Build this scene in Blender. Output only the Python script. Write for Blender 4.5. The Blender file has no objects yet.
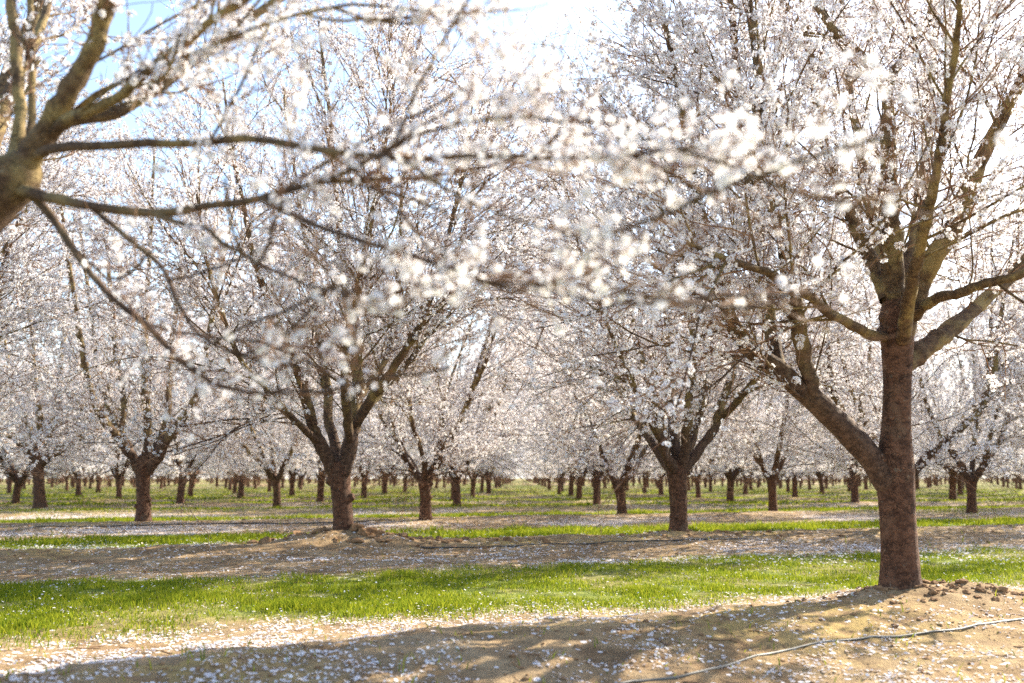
import bpy, math
import numpy as np
from mathutils import Vector

SC = bpy.context.scene
COL = SC.collection
rad = math.radians

# ------------------------------------------------------------------ camera
FPX = 995.6                      # 35 mm lens, 1024 px wide frame
H = 0.85                         # camera height above the berm crests (z = 0)
PITCH = math.atan(136.5 / FPX)
cam_d = bpy.data.cameras.new('camera')
cam_d.lens = 35.0
cam_d.sensor_width = 36.0
cam_d.clip_start = 0.05
cam_d.clip_end = 5000
cam_d.dof.use_dof = True
cam_d.dof.focus_distance = 8.6
cam_d.dof.aperture_fstop = 1.65
cam = bpy.data.objects.new('camera', cam_d)
COL.objects.link(cam)
cam.location = (0, 0, H)
cam.rotation_euler = (math.pi / 2 + PITCH, 0, 0)
SC.camera = cam

# ------------------------------------------------------------------ world, sun, exposure
SUN_EL, SUN_AZ = 34.0, 51.0      # azimuth: degrees to the right of the view direction
w = bpy.data.worlds.new('World')
SC.world = w
w.use_nodes = True
nt = w.node_tree
nt.nodes.clear()
wo = nt.nodes.new('ShaderNodeOutputWorld')
bg = nt.nodes.new('ShaderNodeBackground')
sky = nt.nodes.new('ShaderNodeTexSky')
sky.sky_type = 'NISHITA'
sky.sun_disc = False
sky.sun_elevation = rad(SUN_EL)
sky.sun_rotation = rad(SUN_AZ)
sky.air_density = 1.0
sky.dust_density = 1.2
sky.ozone_density = 1.0
bg.inputs['Strength'].default_value = 0.13
nt.links.new(sky.outputs[0], bg.inputs[0])
nt.links.new(bg.outputs[0], wo.inputs[0])

sl = bpy.data.lights.new('sun', 'SUN')
sl.energy = 5.0
sl.angle = rad(0.53)
sl.color = (1.0, 0.90, 0.73)
sun = bpy.data.objects.new('sun', sl)
COL.objects.link(sun)
sd = Vector((math.sin(rad(SUN_AZ)) * math.cos(rad(SUN_EL)), math.cos(rad(SUN_AZ)) * math.cos(rad(SUN_EL)), math.sin(rad(SUN_EL))))
sun.location = sd * 60
sun.rotation_euler = sd.to_track_quat('Z', 'Y').to_euler()

SC.view_settings.view_transform = 'Standard'
SC.view_settings.look = 'None'
SC.view_settings.gamma = 1.0
SC.view_settings.use_curve_mapping = False
SC.view_settings.exposure = 1.68
SC.render.engine = 'CYCLES'
SC.cycles.use_denoising = False
SC.cycles.denoising_prefilter = 'ACCURATE'
SC.cycles.max_bounces = 7
SC.cycles.diffuse_bounces = 4
SC.cycles.transmission_bounces = 5
SC.cycles.volume_bounces = 0


# ------------------------------------------------------------------ small maths
def nrm(v):
    return v / np.maximum(np.linalg.norm(v, axis=-1, keepdims=True), 1e-9)


def hash2(ix, iy, seed):
    h = (ix.astype(np.int64) * 374761393 + iy.astype(np.int64) * 668265263 + seed * 974711) & 0x7fffffff
    h = ((h ^ (h >> 13)) * 1274126177) & 0x7fffffff
    h = (h ^ (h >> 16)) & 0xffff
    return h / 65535.0


def vnoise(x, y, seed=0):
    ix = np.floor(x); iy = np.floor(y)
    fx = x - ix; fy = y - iy
    fx = fx * fx * (3 - 2 * fx); fy = fy * fy * (3 - 2 * fy)
    a = hash2(ix, iy, seed); b = hash2(ix + 1, iy, seed)
    c = hash2(ix, iy + 1, seed); d = hash2(ix + 1, iy + 1, seed)
    return (a * (1 - fx) + b * fx) * (1 - fy) + (c * (1 - fx) + d * fx) * fy


def fbm(x, y, seed=0, o=3):
    s = 0; a = 1.0; t = 0
    for k in range(o):
        s = s + a * vnoise(x * 2 ** k, y * 2 ** k, seed + k); t += a; a *= 0.55
    return s / t


# a point of the place at forward distance d seen in the direction of picture point (px, py)
def P(px, py, d):
    a = (341.5 - py) / FPX
    X = (px - 512.0) / FPX
    fy = math.cos(PITCH) - a * math.sin(PITCH)
    fz = math.sin(PITCH) + a * math.cos(PITCH)
    k = d / fy
    return np.array((X * k, d, H + fz * k))


# ------------------------------------------------------------------ mesh building
class MB:
    def __init__(s):
        s.v = []; s.f = []; s.n = 0

    def add(s, v, faces, mat=0, smooth=True):
        """v (V,3), faces (F,k) integer array"""
        s.v.append(np.asarray(v, np.float32).reshape(-1, 3))
        s.f.append((np.asarray(faces, np.int32) + s.n, mat, smooth))
        s.n += len(s.v[-1])

    def build(s, name, mats, parent=None):
        v = np.concatenate(s.v) if s.v else np.zeros((0, 3), np.float32)
        me = bpy.data.meshes.new(name)
        me.vertices.add(len(v))
        me.vertices.foreach_set('co', v.ravel())
        nl = sum(f.size for f, _, _ in s.f)
        nf = sum(len(f) for f, _, _ in s.f)
        me.loops.add(nl); me.polygons.add(nf)
        me.loops.foreach_set('vertex_index', np.concatenate([f.ravel() for f, _, _ in s.f]))
        cnt = np.concatenate([np.full(len(f), f.shape[1], np.int32) for f, _, _ in s.f])
        st = np.concatenate([[0], np.cumsum(cnt)[:-1]]).astype(np.int32)
        me.polygons.foreach_set('loop_start', st)
        me.polygons.foreach_set('loop_total', cnt)
        me.polygons.foreach_set('material_index', np.concatenate([np.full(len(f), m, np.int32) for f, m, _ in s.f]))
        me.polygons.foreach_set('use_smooth', np.concatenate([np.full(len(f), sm, bool) for f, _, sm in s.f]))
        for m in mats:
            me.materials.append(m)
        me.update(calc_edges=True)
        o = bpy.data.objects.new(name, me)
        COL.objects.link(o)
        if parent is not None:
            o.parent = parent
        return o


def tag(o, label=None, cat=None, group=None, kind=None):
    if label: o['label'] = label
    if cat: o['category'] = cat
    if group: o['group'] = group
    if kind: o['kind'] = kind
    return o


def tubes(mb, Pn, R, sides, mat=0, cap=False):
    """Pn (N,K,3), R (N,K): N tapered tubes into one mesh"""
    Pn = np.asarray(Pn, float)
    if Pn.ndim == 2:
        Pn = Pn[None]; R = np.asarray(R)[None]
    N, K, _ = Pn.shape
    if N == 0: return
    T = np.gradient(Pn, axis=1)
    T = nrm(T)
    mean = nrm(Pn[:, -1] - Pn[:, 0])
    ref = np.zeros((N, 3))
    ref[np.arange(N), np.argmin(np.abs(mean), axis=1)] = 1.0
    U = ref[:, None, :] - (T * ref[:, None, :]).sum(-1, keepdims=True) * T
    U = nrm(U)
    V = np.cross(T, U)
    a = np.arange(sides) * 2 * math.pi / sides
    ring = U[:, :, None, :] * np.cos(a)[None, None, :, None] + V[:, :, None, :] * np.sin(a)[None, None, :, None]
    v = Pn[:, :, None, :] + ring * np.asarray(R)[:, :, None, None]
    base = (np.arange(N) * K * sides)[:, None, None]
    k = np.arange(K - 1)[None, :, None]
    j = np.arange(sides)[None, None, :]
    j2 = (j + 1) % sides
    a0 = base + k * sides + j; a1 = base + k * sides + j2
    f = np.stack([a0, a1, a1 + sides, a0 + sides], -1).reshape(-1, 4)
    mb.add(v.reshape(-1, 3), f, mat)
    if cap:
        mb.add(v[:, -1].reshape(-1, 3), (np.arange(N) * sides)[:, None] + np.arange(sides)[None, :], mat)


def spline(pts, K):
    """Catmull-Rom through pts (n, m) resampled to K rows"""
    p = np.asarray(pts, float)
    n = len(p)
    if n == 2:
        t = np.linspace(0, 1, K)[:, None]
        return p[0] * (1 - t) + p[1] * t
    q = np.vstack([2 * p[0] - p[1], p, 2 * p[-1] - p[-2]])
    t = np.linspace(0, n - 1 - 1e-6, K)
    i = t.astype(int); f = (t - i)[:, None]
    a, b, c, d = q[i], q[i + 1], q[i + 2], q[i + 3]
    return 0.5 * (2 * b + (c - a) * f + (2 * a - 5 * b + 4 * c - d) * f ** 2 + (3 * b - a - 3 * c + d) * f ** 3)


# ------------------------------------------------------------------ materials
def mat(name):
    m = bpy.data.materials.new(name)
    m.use_nodes = True
    m.node_tree.nodes.clear()
    return m, m.node_tree


class NT:
    def __init__(s, t): s.t = t

    def n(s, typ, **kw):
        o = s.t.nodes.new(typ)
        for k, v in kw.items():
            if k.startswith('i_'):
                key = k[2:]
                key = int(key) if key.isdigit() else key.replace('_', ' ')
                if isinstance(v, bpy.types.NodeSocket): s.t.links.new(v, o.inputs[key])
                else: o.inputs[key].default_value = v
            else: setattr(o, k, v)
        return o

    def l(s, a, b): s.t.links.new(a, b)

    def math(s, op, a, b=0.0, c=0.0, clamp=False):
        o = s.n('ShaderNodeMath', operation=op, use_clamp=clamp)
        for i, x in enumerate((a, b, c)):
            if isinstance(x, bpy.types.NodeSocket): s.l(x, o.inputs[i])
            else: o.inputs[i].default_value = x
        return o.outputs[0]

    def mix(s, f, a, b):
        o = s.n('ShaderNodeMix', data_type='RGBA')
        for key, x in ((0, f), (6, a), (7, b)):
            if isinstance(x, bpy.types.NodeSocket): s.l(x, o.inputs[key])
            elif key == 0: o.inputs[0].default_value = x
            else: o.inputs[key].default_value = (*x, 1) if len(x) == 3 else x
        return o.outputs[2]

    def noise(s, vec, scale, detail=3, rough=0.55):
        o = s.n('ShaderNodeTexNoise')
        o.inputs['Scale'].default_value = scale
        o.inputs['Detail'].default_value = detail
        o.inputs['Roughness'].default_value = rough
        if vec is not None: s.l(vec, o.inputs['Vector'])
        return o.outputs[0]

    def ramp(s, x, lo, hi):
        o = s.n('ShaderNodeMapRange', interpolation_type='SMOOTHSTEP')
        s.l(x, o.inputs[0])
        o.inputs[1].default_value = lo; o.inputs[2].default_value = hi
        return o.outputs[0]


def petal_material(name, c1, c2, trans=0.42):
    m, t = mat(name); g = NT(t)
    geo = g.n('ShaderNodeNewGeometry')
    rnd = geo.outputs['Random Per Island']
    col = g.mix(rnd, c1, c2)
    d = g.n('ShaderNodeBsdfDiffuse'); g.l(col, d.inputs[0])
    tr = g.n('ShaderNodeBsdfTranslucent'); g.l(col, tr.inputs[0])
    mx = g.n('ShaderNodeMixShader'); mx.inputs[0].default_value = trans
    g.l(d.outputs[0], mx.inputs[1]); g.l(tr.outputs[0], mx.inputs[2])
    o = g.n('ShaderNodeOutputMaterial'); g.l(mx.outputs[0], o.inputs[0])
    return m


def bark_material(name, dark, light, patch, scale=1.0, bump=0.5, patch_lo=0.52, low=None):
    m, t = mat(name); g = NT(t)
    tc = g.n('ShaderNodeTexCoord')
    mp = g.n('ShaderNodeMapping'); g.l(tc.outputs['Object'], mp.inputs[0])
    mp.inputs['Scale'].default_value = (1, 1, 1.5)      # rings of lenticels across the trunk
    n1 = g.noise(mp.outputs[0], 14 * scale, 6, 0.7)
    n2 = g.noise(tc.outputs['Object'], 4 * scale, 3)
    n3 = g.noise(tc.outputs['Object'], 60 * scale, 4, 0.7)
    c = g.mix(g.ramp(n1, 0.35, 0.68), dark, light)
    c = g.mix(g.ramp(n2, patch_lo, patch_lo + 0.14), c, patch)
    if low:      # old bark at the foot of the limbs is browner than the young wood above
        sz = g.n('ShaderNodeSeparateXYZ'); g.l(tc.outputs['Object'], sz.inputs[0])
        zz = g.math('ADD', sz.outputs[2], g.math('MULTIPLY', n2, 0.8))
        c = g.mix(g.ramp(zz, 1.7, 2.7), g.mix(g.ramp(n1, 0.35, 0.68), low[0], low[1]), c)
    c = g.mix(g.math('MULTIPLY', g.ramp(n3, 0.5, 0.75), 0.5), c, tuple(x * 0.35 for x in dark))
    b = g.n('ShaderNodeBsdfPrincipled'); g.l(c, b.inputs['Base Color'])
    b.inputs['Roughness'].default_value = 0.82
    b.inputs['Specular IOR Level'].default_value = 0.25
    vc = g.n('ShaderNodeTexVoronoi', feature='DISTANCE_TO_EDGE'); vc.inputs['Scale'].default_value = 22 * scale
    wp = g.n('ShaderNodeMapping'); wp.inputs['Scale'].default_value = (1.3, 1.3, 0.55)
    nz = g.n('ShaderNodeTexNoise'); nz.inputs['Scale'].default_value = 9; g.l(tc.outputs['Object'], nz.inputs['Vector'])
    av = g.n('ShaderNodeVectorMath', operation='MULTIPLY_ADD'); g.l(nz.outputs[1], av.inputs[0]); av.inputs[1].default_value = (.25, .25, .25); g.l(tc.outputs['Object'], av.inputs[2])
    g.l(av.outputs[0], wp.inputs[0]); g.l(wp.outputs[0], vc.inputs['Vector'])
    crack = g.math('SUBTRACT', 1.0, g.ramp(vc.outputs['Distance'], 0.0, 0.09))
    n5 = g.noise(tc.outputs['Object'], 5.5, 5, 0.75)
    crk = g.math('MULTIPLY', crack, g.ramp(n5, 0.42, 0.58))
    c = g.mix(g.math('MULTIPLY', crk, 0.6), c, tuple(x * 0.3 for x in dark))
    n6 = g.noise(tc.outputs['Object'], 17, 5, 0.75)
    c = g.mix(g.math('MULTIPLY', g.ramp(n6, 0.60, 0.70), 0.55), c, (0.26, 0.23, 0.17))
    g.l(c, b.inputs['Base Color'])
    h = g.math('SUBTRACT', g.math('ADD', g.math('MULTIPLY', n1, 0.7), g.math('MULTIPLY', n3, 0.3)), g.math('MULTIPLY', crk, 0.5))
    bp = g.n('ShaderNodeBump'); bp.inputs['Strength'].default_value = bump; bp.inputs['Distance'].default_value = 0.03
    g.l(h, bp.inputs['Height']); g.l(bp.outputs[0], b.inputs['Normal'])
    o = g.n('ShaderNodeOutputMaterial'); g.l(b.outputs[0], o.inputs[0])
    return m


def plain(name, c1, c2, scale, rough=0.8, spec=0.2, bump=0.0):
    m, t = mat(name); g = NT(t)
    tc = g.n('ShaderNodeTexCoord')
    n = g.noise(tc.outputs['Object'], scale, 4)
    c = g.mix(g.ramp(n, 0.3, 0.7), c1, c2)
    b = g.n('ShaderNodeBsdfPrincipled'); g.l(c, b.inputs['Base Color'])
    b.inputs['Roughness'].default_value = rough
    b.inputs['Specular IOR Level'].default_value = spec
    if bump:
        bp = g.n('ShaderNodeBump'); bp.inputs['Strength'].default_value = bump; bp.inputs['Distance'].default_value = 0.02
        g.l(n, bp.inputs['Height']); g.l(bp.outputs[0], b.inputs['Normal'])
    o = g.n('ShaderNodeOutputMaterial'); g.l(b.outputs[0], o.inputs[0])
    return m


M_PETAL = petal_material('petal', (0.93, 0.93, 0.935), (0.90, 0.865, 0.885), 0.42)
M_CENTRE = petal_material('flower_centre', (0.26, 0.09, 0.07), (0.40, 0.27, 0.09), 0.15)
M_BUD = petal_material('bud', (0.22, 0.09, 0.06), (0.36, 0.22, 0.10), 0.2)
M_FALLEN = petal_material('fallen_petal', (0.88, 0.87, 0.88), (0.68, 0.60, 0.58), 0.3)
M_GRASS = petal_material('grass_blade', (0.08, 0.145, 0.012), (0.36, 0.37, 0.03), 0.45)
M_TRUNK = bark_material('trunk_bark', (0.060, 0.027, 0.015), (0.175, 0.085, 0.048), (0.14, 0.080, 0.048), 1.0, 0.75)
M_LIMB = bark_material('limb_bark', (0.080, 0.046, 0.025), (0.19, 0.125, 0.062), (0.27, 0.195, 0.080), 1.2, 0.6, 0.46, ((0.052, 0.028, 0.018), (0.150, 0.088, 0.056)))
M_TWIG = plain('twig_bark', (0.14, 0.065, 0.038), (0.32, 0.185, 0.10), 9, 0.7)
M_CLOD = plain('clod_soil', (0.15, 0.085, 0.045), (0.30, 0.185, 0.10), 9, 0.95, 0.1, 0.6)
M_HOSE_W = plain('weathered_hose', (0.085, 0.08, 0.07), (0.19, 0.18, 0.155), 6, 0.5, 0.4)
M_HOSE_B = plain('black_hose', (0.012, 0.012, 0.013), (0.03, 0.03, 0.03), 5, 0.45, 0.5)

# ------------------------------------------------------------------ orchard lattice (metres)
# rows (berms) run slightly away from the camera to the right, files of trees run away along the view
V1 = np.array((5.9, 2.5)) * H
V2 = np.array((0.008 * 10.5, 10.5)) * H
ORG = np.array((3.05 + 0.067, 8.36)) * H
TH = math.atan2(V1[1], V1[0])
ROWGAP = float(V2[1] * math.cos(TH) - V2[0] * math.sin(TH))
T0 = float(-ORG[0] * math.sin(TH) + ORG[1] * math.cos(TH))


def lattice(i, j):
    return ORG + V1 * i + V2 * j


def rowpos(x, y):
    """distance across the rows in units of the row gap, whole numbers on the berm crests"""
    t = (-x * math.sin(TH) + y * math.cos(TH) - T0)
    t = t + 0.80 * np.exp(-((x + 3.2) / 2.8) ** 2) * np.exp(-((y - 3.8) / 2.6) ** 2)
    t = t + 0.22 * (fbm(x * 0.35, y * 0.35, 5, 2) - 0.5)
    return t / ROWGAP


MOUNDS = []


def sm(x, a, b_):
    t = np.clip((x - a) / (b_ - a), 0, 1)
    return t * t * (3 - 2 * t)


def height(x, y):
    x = np.asarray(x, float); y = np.asarray(y, float)
    u = rowpos(x, y)
    du = np.abs(u - np.round(u)) * ROWGAP
    sgn = np.sign(u - np.round(u))
    wd = np.where(sgn < 0, 1.25, 0.75) * (0.9 + 0.3 * fbm(x * 0.5, y * 0.5, 11, 2))
    bump = np.exp(-(du / wd) ** 2 * 1.6)
    z = -0.19 + np.where(u < 0.5, 0.20, 0.12) * bump + np.where(u < 0.5, 0, 0.05 * sm(u, 0.5, 0.8))
    near = np.exp(-np.maximum(np.hypot(x, y) - 14, 0) / 10)
    z = z + 0.05 * (fbm(x * 0.9, y * 0.9, 3, 3) - 0.5) + near * 0.045 * (fbm(x * 4.5, y * 4.5, 21, 3) - 0.5) * (0.6 + bump)
    z = z + near * 0.012 * (vnoise(x * 16, y * 16, 33) - 0.5)
    for (mx, my, mr, mh) in MOUNDS:
        q = ((x - mx) ** 2 + (y - my) ** 2) / mr ** 2
        z = z + mh * np.exp(-q) * (0.6 + 0.9 * fbm(x * 7, y * 7, 51, 2))
    return z


# ------------------------------------------------------------------ trees: growth
UP = np.array((0, 0, 1.0))


def spawn(rng, Pp, Rp, own, count, lo, hi, ang, Lr, K, rr, trop, wig, rmin, away=None, lenpow=1.0):
    """grow COUNT branches of K points out of the parent branches Pp (N,Kp,3)"""
    N, Kp, _ = Pp.shape
    seg = np.linalg.norm(np.diff(Pp, axis=1), axis=-1).sum(1)
    pr = seg ** lenpow; pr = pr / pr.sum()
    idx = rng.choice(N, count, p=pr)
    s = rng.uniform(lo, hi, count) * (Kp - 1.001)
    i = s.astype(int); f = (s - i)[:, None]
    pos = Pp[idx, i] * (1 - f) + Pp[idx, i + 1] * f
    T = nrm(Pp[idx, i + 1] - Pp[idx, i])
    r = Rp[idx, i] * (1 - f[:, 0]) + Rp[idx, i + 1] * f[:, 0]
    q = rng.normal(size=(count, 3))
    if away is not None:
        out = pos - away; out[:, 2] *= 0.3
        q = q + 0.9 * nrm(out)
    q = nrm(q - (q * T).sum(1, keepdims=True) * T)
    a = np.radians(rng.normal(ang, ang * 0.28, count))[:, None]
    D = nrm(T * np.cos(a) + q * np.sin(a))
    L = rng.uniform(Lr[0], Lr[1], count) * (1.15 - 0.45 * s / Kp)
    tr = rng.uniform(trop[0], trop[1], count)[:, None]
    out = np.empty((count, K, 3)); out[:, 0] = pos
    st = (L / (K - 1))[:, None]
    for k in range(1, K):
        D = nrm(D + wig * rng.normal(size=(count, 3)) + tr * UP)
        out[:, k] = out[:, k - 1] + D * st
    r0 = np.minimum(r * rr, 0.0055 * L + 0.0014)
    r0 = np.maximum(r0, rmin * 1.15)
    tt = np.linspace(0, 1, K)[None, :]
    R = r0[:, None] * (1 - tt) + rmin * tt
    return out, R, own[idx]


def flower_template(kind):
    """unit flower (radius 1) facing +z: list of (verts, faces, material slot)"""
    out = []
    if kind == 0:
        V = []; F = []
        for k in range(5):
            a = k * 2 * math.pi / 5
            ca, sa = math.cos(a), math.sin(a)
            pl = [(0.08, 0, 0), (0.45, -0.36, 0.16), (0.92, -0.30, 0.30), (0.88, 0, 0.24), (0.94, 0.28, 0.34), (0.45, 0.36, 0.16)]
            b = len(V)
            for x, y, z in pl: V.append((x * ca - y * sa, x * sa + y * ca, z))
            F += [(b, b + 1, b + 2, b + 3), (b, b + 3, b + 4, b + 5)]
        out.append((np.array(V), np.array(F), 0))
        V = [(0, 0, 0.30)] + [(0.26 * math.cos(a), 0.26 * math.sin(a), 0.10) for a in np.arange(5) * 1.2566] + [(0, 0, -0.45)]
        F = [(0, 1 + k, 1 + (k + 1) % 5) for k in range(5)] + [(6, 1 + (k + 1) % 5, 1 + k) for k in range(5)]
        out.append((np.array(V), np.array(F), 1))
    elif kind == 1:
        V = []; F = []
        for k in range(5):
            a = k * 2 * math.pi / 5
            ca, sa = math.cos(a), math.sin(a)
            pl = [(0.0, 0, 0), (0.62, -0.40, 0.16), (0.98, 0, 0.36), (0.62, 0.40, 0.16)]
            b = len(V)
            for x, y, z in pl: V.append((x * ca - y * sa, x * sa + y * ca, z))
            F.append((b, b + 1, b + 2, b + 3))
        out.append((np.array(V), np.array(F), 0))
        V = [(0.36, 0, 0.16), (-0.18, 0.31, 0.16), (-0.18, -0.31, 0.16), (0, 0, -0.6)]
        out.append((np.array(V), np.array([(0, 1, 2), (0, 1, 3), (1, 2, 3), (2, 0, 3)]), 1))
    else:
        V = [(0.9, 0.1, 0.2), (0.1, 0.9, 0.1), (-0.9, 0, 0.25), (0, -0.85, 0.1),
             (0, 0.7, -0.6), (0.1, 0.5, 0.75), (0, -0.7, 0.5), (0, -0.5, -0.6)]
        out.append((np.array(V), np.array([(0, 1, 2, 3), (4, 5, 6, 7)]), 0))
        V = [(0.35, 0, -0.1), (-0.2, 0.3, 0.3), (-0.2, -0.3, 0.2)]
        out.append((np.array(V), np.array([(0, 1, 2)]), 1))
    return out


FLOWERS = [flower_template(k) for k in range(3)]


def rotations(rng, n, axis):
    """n frames whose z is near AXIS (n,3)"""
    z = nrm(axis)
    x = rng.normal(size=(n, 3))
    x = nrm(x - (x * z).sum(1, keepdims=True) * z)
    y = np.cross(z, x)
    return np.stack([x, y, z], -1)


def put_flowers(mb, rng, pos, axis, size, kind, m0=1, m1=2):
    n = len(pos)
    if n == 0: return
    Rm = rotations(rng, n, axis) * size[:, None, None]
    for V, F, slot in FLOWERS[kind]:
        v = np.einsum('nij,vj->nvi', Rm, V) + pos[:, None, :]
        f = (np.arange(n) * len(V))[:, None, None] + F[None]
        mb.add(v.reshape(-1, 3), f.reshape(-1, F.shape[1]), m0 if slot == 0 else m1, False)


def bloom(mb, rng, tw, count, kind, size, clump=3.0, spread=0.028, buds=0.35, lo=0.15, keep=None):
    """flowers in clumps along the twigs; tw = list of (N,K,3) arrays"""
    nodes = int(count / clump)
    tot = [np.linalg.norm(np.diff(t, axis=1), axis=-1).sum() for t in tw]
    tot = np.array(tot) / sum(tot)
    pos = []; tan = []
    for t, w_ in zip(tw, tot):
        n = int(nodes * w_)
        if n == 0: continue
        seg = np.linalg.norm(np.diff(t, axis=1), axis=-1).sum(1)
        idx = rng.choice(len(t), n, p=seg / seg.sum())
        s = (lo + (1 - lo) * rng.random(n)) * (t.shape[1] - 1.001)
        i = s.astype(int); f = (s - i)[:, None]
        pos.append(t[idx, i] * (1 - f) + t[idx, i + 1] * f)
        tan.append(nrm(t[idx, i + 1] - t[idx, i]))
    pos = np.concatenate(pos); tan = np.concatenate(tan)
    # uneven flowering: some twigs thick with flowers, others nearly bare
    dens = fbm(pos[:, 0] * 1.7 + pos[:, 2] * 1.3, pos[:, 1] * 1.7 - pos[:, 2] * 0.9, 7, 3)
    m = np.maximum(1, rng.poisson(clump * np.clip(0.25 + 1.7 * (dens - 0.18), 0.1, 2.2)))
    if keep is not None:
        m = m * keep(pos)
    rep = np.repeat(np.arange(len(pos)), m)
    n = len(rep)
    q = rng.normal(size=(n, 3))
    q = nrm(q - 0.6 * (q * tan[rep]).sum(1, keepdims=True) * tan[rep])
    p = pos[rep] + q * (spread * rng.uniform(0.35, 1.1, n))[:, None]
    ax = q + 0.35 * rng.normal(size=(n, 3)) + 0.15 * UP
    put_flowers(mb, rng, p, ax, size * rng.uniform(0.72, 1.12, n), kind)
    nb = int(n * buds)
    if nb:
        idx = rng.choice(len(pos), nb)
        q = nrm(rng.normal(size=(nb, 3)))
        V = np.array([(0.5, 0, 0), (-0.25, 0.43, 0), (-0.25, -0.43, 0), (0, 0, 1.3)])
        F = np.array([(0, 1, 3), (1, 2, 3), (2, 0, 3)])
        Rm = rotations(rng, nb, q) * (size * rng.uniform(0.3, 0.6, nb))[:, None, None]
        v = np.einsum('nij,vj->nvi', Rm, V) + pos[idx][:, None, :]
        f = (np.arange(nb) * 4)[:, None, None] + F[None]
        mb.add(v.reshape(-1, 3), f.reshape(-1, 3), 3, False)


def trunk_mesh(rng, mb, pts, radii, sides=22, K=30, lump=0.07, flare=0.28):
    p = spline(pts, K); r = spline(np.asarray(radii)[:, None], K)[:, 0]
    t = np.linspace(0, 1, K)
    r = r * (1 + flare * np.exp(-(t / 0.11)))
    n0 = mb.n
    tubes(mb, p, r, sides, 0, cap=True)
    v = mb.v[-2]
    v3 = v.reshape(K, sides, 3)
    cen = v3.mean(1, keepdims=True)
    a = np.arange(sides) * 2 * math.pi / sides
    ph = rng.uniform(0, 6.28, 4)
    zz = np.linspace(0, 1, K)[:, None] * 9
    # vertical ribs and lumps
    lumps = lump * (np.sin(2 * a + ph[0] + 0.5 * zz) * 0.5 + np.sin(3 * a + ph[1] - 0.3 * zz) * 0.5 + 0.6 * np.sin(5 * a + ph[2] + zz * 0.7) * 0.4)
    lumps = lumps + rng.normal(0, 0.012, (K, sides))
    v3 = cen + (v3 - cen) * (1 + lumps[..., None])
    mb.v[-2] = v3.reshape(-1, 3).astype(np.float32)
    mb.v[-1] = v3[-1].reshape(-1, 3).astype(np.float32)


def roughen(rng, mb, k, K, sides, amt, lump):
    v3 = mb.v[k].reshape(K, sides, 3)
    cen = v3.mean(1, keepdims=True)
    a = np.arange(sides) * 2 * math.pi / sides
    zz = np.linspace(0, 1, K)[:, None] * 20
    ph = rng.uniform(0, 6.28, 3)
    l = lump * (np.sin(2 * a + ph[0] + zz * .4) + 0.7 * np.sin(3 * a + ph[1] - zz * .7)) + rng.normal(0, amt, (K, sides))
    mb.v[k] = (cen + (v3 - cen) * (1 + l[..., None])).reshape(-1, 3).astype(np.float32)


def knots(rng, mb, pts, radii, n):
    # pruning stubs and knots standing off the stem
    p = spline(pts, 40); rr = spline(np.asarray(radii)[:, None], 40)[:, 0]
    for _ in range(n):
        i = int(rng.integers(6, 36)); a = rng.uniform(0, 6.28)
        d = nrm(np.array((math.cos(a), math.sin(a), rng.uniform(.1, .7))))
        R_ = rr[i] * rng.uniform(.18, .4)
        L_ = rr[i] * rng.uniform(.15, .5)
        q = np.array([p[i] + d * (rr[i] * .6), p[i] + d * (rr[i] * .9), p[i] + d * (rr[i] + L_ * .6), p[i] + d * (rr[i] + L_)])
        tubes(mb, q, np.array([R_ * 1.5, R_ * 1.25, R_, R_ * .8]), 9, 0, cap=True)


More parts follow.
